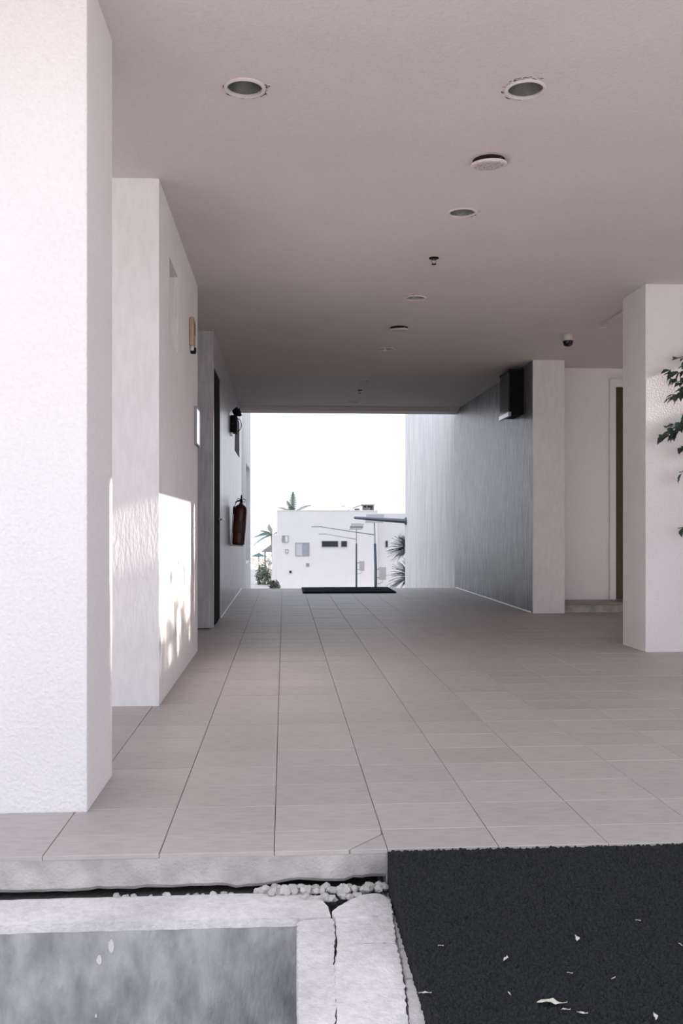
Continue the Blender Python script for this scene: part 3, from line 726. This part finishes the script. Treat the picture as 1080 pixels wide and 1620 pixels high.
# things on its roof
a, c, zlo, zhi = bx(573, 592, 798, 808, YB+3)
t2 = thing('roof_shelter', 'dark flat roofed shelter on the roof of the white building', 'shelter', (a, YB+3, zt))
link('roof', box(BM(), -.05, c-a, -.1, 2.0, zhi-zt-.08, zhi-zt), 'timber', t2)
for u in (0, .30, (c-a)-.12): link('post', box(BM(), u, u+.1, 0, .1, 0, zhi-zt-.081), 'timber', t2)
link('back_wall', box(BM(), .1, c-a-.01, 1.2, 1.3, 0, zhi-zt-.081), 'solar_dark', t2); link('counter', box(BM(), .14, .62, .25, .6, 0, .30), 'frame_grey', t2)
a2, c2, zl2, zh2 = bx(549, 572, 800, 808, YB+3)
t2 = thing('lean_to', 'grey sloping lean-to beside the dark roof shelter', 'shelter', (a2, YB+3, zt+.06))
bm = BM(); W_ = c2-a2; H_ = zh2-zt-.06
prof = [(0, .06), (W_*.45, H_*.55), (W_*.5, H_*.8), (W_-.06, H_+.08), (W_-.06, H_*.95), (W_*.45, H_*.42), (.0, .0)]
fa = [bm.verts.new((x, 0, z)) for x, z in prof]; fb = [bm.verts.new((x, 1.6, z)) for x, z in prof]
bm.faces.new(fa); bm.faces.new(list(reversed(fb)))
for i in range(7): bm.faces.new((fa[i], fa[(i+1) % 7], fb[(i+1) % 7], fb[i]))
link('roof', bm, 'frame_grey', t2); link('post', box(BM(), W_*.5, W_*.58, .1, .2, 0, H_*.45), 'timber', t2); link('side_wall', box(BM(), W_*.6, W_-.12, .5, .6, 0, H_*.5), 'solar', t2)
v = on_y(543, 801, YB+1)
t2 = thing('roof_lamp', 'small dark T-shaped lamp post on the white building roof', 'lamp', (v.x, YB+1, zt))
bm = BM(); tube(bm, [(0, 0, 0), (0, 0, v.z-zt)], .02, 6); link('post', bm, 'timber', t2)
bm = BM(); tube(bm, [(-.17, 0, v.z-zt-.03), (-.1, 0, v.z-zt+.01), (.1, 0, v.z-zt+.01), (.17, 0, v.z-zt-.03)], .03, 6); link('lamp_head', bm, 'timber', t2)

t3 = thing('sun_block_building', 'added unseen tall block keeping sun off the white building and lamps', 'building', (24, 20, GZ))  # unseen block added to keep the sun off the outdoor lamps
link('wall', box(BM(), 0, 10, 0, 80, 0, 17), 'build_side', t3)
link('roof', box(BM(), -.3, 10.3, -.3, 80.3, 17.001, 17.4), 'build_white', t3)
# solar street lamps
def solar_lamp(Y, ppx, ptop, panel, arm, boxr, rad, lab, lean=0):
    b0 = on_y(ppx, 932, Y); tp = on_y(ppx+lean, ptop, Y); H = tp.z-GZ
    t = thing('solar_street_lamp', lab, 'street lamp', (b0.x, Y, GZ), 0, 'solar street lamps before the white building')
    def rel(px, py, dy=0): q = on_y(px, py, Y); return Vector((q.x-b0.x, dy, q.z-GZ))
    bm = BM(); tube(bm, [(0, 0, 0), rel(ppx, 900), rel(ppx+lean*.6, 860)], [rad*1.5, rad*1.3, rad*1.2], 10); link('pole', bm, 'pole', t, True)
    bm = BM(); tube(bm, [rel(ppx+lean*.6, 860), (tp.x-b0.x, 0, H)], [rad*.85, rad*.6], 10); link('mast', bm, 'frame_grey', t, True)
    # tilted panel
    x0, x1, y0, y1, sk = panel
    q = [rel(x0+sk, y0, .25), rel(x1+sk, y0, .25), rel(x1-sk, y1, -.25), rel(x0-sk, y1, -.25)]
    bm = BM(); lo = [bm.verts.new(v) for v in q]; hi = [bm.verts.new(v+Vector((0, .02, .03))) for v in q]
    bm.faces.new(lo); bm.faces.new(hi)
    for i in range(4): bm.faces.new((lo[i], lo[(i+1) % 4], hi[(i+1) % 4], hi[i]))
    link('solar_panel', bm, 'solar', t)
    bm = BM(); m0 = (q[0]+q[3])/2; m1 = (q[1]+q[2])/2; off = Vector((0, -.04, -.02)); tube(bm, [m0+off, m1+off], .045, 6); link('panel_rail', bm, 'solar_dark', t)
    bm = BM(); tube(bm, [rel(*arm[0]), (rel(*arm[0])+rel(*arm[1]))/2, rel(*arm[1])], [rad*.6, rad*.55, rad*.4], 8); ar = link('arm', bm, 'frame_grey', t, True)
    e = rel(*arm[1]); link('lamp_head', box(BM(), e.x-.5, e.x+.05, -.09, .09, e.z-.02, e.z+.035, .01), 'frame_grey', t)
    x0, x1, y0, y1 = boxr; a = rel(x0, y1); c = rel(x1, y0)
    bx_ = link('battery_box', box(BM(), a.x, c.x, -.14, .14, a.z, c.z, .012), 'battery', t)
    bm = BM()
    for zz in (a.z+.1, c.z-.12): tube(bm, [(0, 0, zz), (a.x+.01, 0, zz)], .018, 6)
    link('bracket', bm, 'pole', t)
    bm = BM(); mx = (a.x+c.x)/2
    tube(bm, [(mx, 0, a.z), (mx, 0, a.z-.12), (mx*.6, 0, a.z-.2), (0, 0, a.z-.2)], .016, 6); link('conduit', bm, 'frame_grey', t)
solar_lamp(46, 594, 826, (578.5, 606.5, 814.5, 827.5, 1.8), ((592, 846), (508, 833.5)), (599.5, 610, 896.5, 917), .055, 'nearer solar street lamp with a thick dark pole and large panel', -2)
solar_lamp(60, 563.5, 836, (554, 574, 829, 838, 2.2), ((563, 853), (516, 845)), (568.5, 576, 887.5, 903), .045, 'slimmer farther solar street lamp with a small panel', 0)
# tapered bracket pole on the outer right wall
yw = yo-.25; a = on_y(641, 824.5, yw); c = on_y(561, 819, yw+1.5)
t = thing('bracket_pole', 'dark tapered pole sticking out from the end of the right outer wall', 'pole', (xr2, yw, a.z))
bm = BM(); tube(bm, [(0, 0, 0), ((c.x-xr2)*.5, .75, (c.z-a.z)*.5), (c.x-xr2, 1.5, c.z-a.z)], [.055, .046, .032], 12); link('tube', bm, 'pole', t, True)
link('flange', lathe(BM(), [(0, 0), (.09, 0), (.09, .03), (.07, .045), (0, .045)], 20, Matrix.Rotation(-math.pi/2, 4, 'Y')), 'pole', t, True)

# spiky plants by the right wall
def blades(bm, n, length, width, droop, seed, up=.2):
    random.seed(seed)
    for i in range(n):
        a = random.uniform(0, 2*math.pi); el = random.uniform(-.5, 1.3); L = length*random.uniform(.75, 1.1)
        d = Vector((math.cos(a)*math.cos(el), math.sin(a)*math.cos(el), math.sin(el)+up*.3)); s = d.cross(Vector((0, 0, 1))).normalized()*width
        pts = []
        for k in range(4):
            f = k/3; p = d*L*f + Vector((0, 0, -droop*L*f*f)); wv = [1, .9, .6, .05][k]
            pts.append((p-s*wv, p+s*wv, p+Vector((0, 0, -width*.35))))
        rr = [[bm.verts.new(v) for v in q] for q in pts]
        for r0, r1 in zip(rr, rr[1:]):
            for k in range(3): bm.faces.new((r0[k], r0[(k+1) % 3], r1[(k+1) % 3], r1[k]))
YY = 34.0
for px, py, L, seed, lab in ((645, 868, .82, 1, 'upper crown'), (650, 912, .86, 2, 'lower')):
    v = on_y(px, py, YY + (0 if seed == 1 else -2.2))
    t = thing('yucca', 'grey green spiky yucca, taller of two at the right wall' if seed == 1 else 'grey green spiky yucca, lower of two at the right wall', 'plant', (v.x, v.y, GZ), 0, 'spiky plants by the right outer wall')
    bm = BM(); tube(bm, [(.02, 0, 0), (.05, 0, (v.z-GZ)*.5), (0, 0, v.z-GZ)], [.11, .09, .07], 10); link('trunk', bm, 'bark', t, True)
    bm = BM(); blades(bm, 230, L, .034, .25, seed+4); bmesh.ops.translate(bm, vec=(0, 0, v.z-GZ), verts=bm.verts); cr_ = link('leaf_crown', bm, 'yucca', t); cr_['kind'] = 'stuff'

# coconut palms
def frond(bm, a, el, L, droop, seed):
    random.seed(seed); d = Vector((math.cos(a)*math.cos(el), math.sin(a)*math.cos(el), math.sin(el))); pts = []
    for k in range(13):
        f = k/12; pts.append(d*L*f + Vector((0, 0, -droop*L*f*f)))
    tube(bm, pts, [.03*(1-k/14) for k in range(13)], 4)
    side = d.cross(Vector((0, 0, 1)))
    side = side.normalized() if side.length > .05 else Vector((1, 0, 0))
    for k in range(1, 13):
        for u in (0, .5):
            f = (k-u)/12; p = d*L*f + Vector((0, 0, -droop*L*f*f)); tn = (pts[min(k, 12)]-pts[k-1]).normalized()
            for s in (-1, 1):
                l = L*.24*(math.sin(math.pi*min(1, f*.85+.12))+.15); q = p + (side*s*.8+tn*.55+Vector((0, 0, -.55))).normalized()*l
                w_ = tn*.022*L
                v = [bm.verts.new(p-w_), bm.verts.new(p+w_), bm.verts.new(q)]; bm.faces.new(v)
def palm(px, py, Y, L, fr, m, lab, leafname='frond'):
    v = on_y(px, py, Y); t = thing('coconut_palm', lab, 'palm tree', (v.x, Y, GZ), 0, 'palm trees behind the white building'); H = v.z-GZ
    bm = BM(); tube(bm, [(.3, 0, 0), (.12, 0, H*.5), (0, 0, H)], [.2, .14, .11], 10); link('trunk', bm, 'bark', t, True)
    for i, (a, el, dr, k, mm) in enumerate(fr):
        bm = BM(); frond(bm, a, el, L*k, dr, i); bmesh.ops.translate(bm, vec=(0, 0, H), verts=bm.verts); link(leafname, bm, mm or m, t)
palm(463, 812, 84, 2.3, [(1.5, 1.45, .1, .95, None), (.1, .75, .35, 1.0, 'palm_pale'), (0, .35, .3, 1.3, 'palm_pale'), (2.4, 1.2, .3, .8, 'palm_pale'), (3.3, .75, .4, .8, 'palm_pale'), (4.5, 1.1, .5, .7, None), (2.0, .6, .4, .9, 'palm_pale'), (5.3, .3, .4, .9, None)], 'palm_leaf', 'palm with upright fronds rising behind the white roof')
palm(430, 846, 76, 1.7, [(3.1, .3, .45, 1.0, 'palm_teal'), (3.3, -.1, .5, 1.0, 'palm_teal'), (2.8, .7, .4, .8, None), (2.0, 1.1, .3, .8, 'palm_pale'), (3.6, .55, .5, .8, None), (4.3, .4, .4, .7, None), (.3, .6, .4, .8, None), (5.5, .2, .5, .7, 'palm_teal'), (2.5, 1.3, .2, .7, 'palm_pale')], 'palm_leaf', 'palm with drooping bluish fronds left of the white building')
# garden to the left of the building
v = on_y(418, 873, 88)
t = thing('gazebo', 'small dark timber gazebo in the garden left of the building', 'gazebo', (v.x, 88, GZ)); H = v.z-GZ
for dx in (0, 2.0):
    for dy in (0, 1.8): link('post', box(BM(), dx, dx+.09, dy, dy+.09, 0, H), 'timber', t)
bm = BM(); ap = bm.verts.new((1.05, .95, H+1.0)); bb = [bm.verts.new(q) for q in ((-.3, -.3, H), (2.4, -.3, H), (2.4, 2.2, H), (-.3, 2.2, H))]
for i in range(4): bm.faces.new((bb[i], bb[(i+1) % 4], ap))
bm.faces.new(bb); link('roof', bm, 'timber', t)
v = on_y(409, 880, 95)
t = thing('garden_parasol', 'dark teal parasol in the garden left of the building', 'parasol', (v.x, 95, GZ)); H = v.z-GZ
bm = BM(); tube(bm, [(0, 0, 0), (0, 0, H)], .04, 8); link('pole', bm, 'timber', t)
link('canopy', lathe(BM(), [(0, H+.35), (.35, H+.2), (.75, H), (.7, H-.03), (0, H+.2)], 8), 'parasol', t)
def bush(px, py, Y, rx, rz, m, lab, seed, n=420):
    v = on_y(px, py, Y); random.seed(seed); bm = BM()
    for _ in range(n):
        d = Vector((random.gauss(0, 1), random.gauss(0, 1), abs(random.gauss(0, 1)))).normalized()*random.uniform(.55, 1.0)
        p = Vector((d.x*rx, d.y*rx, d.z*rz)); nrm = Vector((random.gauss(0, 1), random.gauss(0, 1), random.gauss(0, 1))).normalized(); s = nrm.orthogonal().normalized(); u = nrm.cross(s); k = random.uniform(.06, .13)
        bm.faces.new([bm.verts.new(q) for q in (p-s*k*.5, p+u*k, p+s*k*.5, p-u*k)])
    t = thing('bush', lab, 'bush', (v.x, Y, GZ), 0, 'bushes in the garden')
    f = link('foliage', bm, m, t); f['kind'] = 'stuff'
    bm = BM()
    for i in range(5): tube(bm, [(0, 0, 0), (math.cos(i*1.3)*rx*.4, math.sin(i*1.3)*rx*.4, rz*.6)], .03, 5)
    link('stem', bm, 'bark', t)
bush(417, 905, 73, .7, 1.15, 'bush', 'dark bush at the left corner of the white building', 1)
bush(416, 905, 84, .8, 1.25, 'palm_leaf', 'greyish bush left of the dark bush in the garden', 2)
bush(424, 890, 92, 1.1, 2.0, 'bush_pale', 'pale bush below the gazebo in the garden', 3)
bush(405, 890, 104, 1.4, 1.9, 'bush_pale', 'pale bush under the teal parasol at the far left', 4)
bush(413, 890, 112, 1.6, 1.7, 'palm_teal', 'bluish low bush behind the teal parasol', 5)
bush(434, 925, 64, .45, .9, 'bush', 'small dark bush at the foot of the annex', 6)
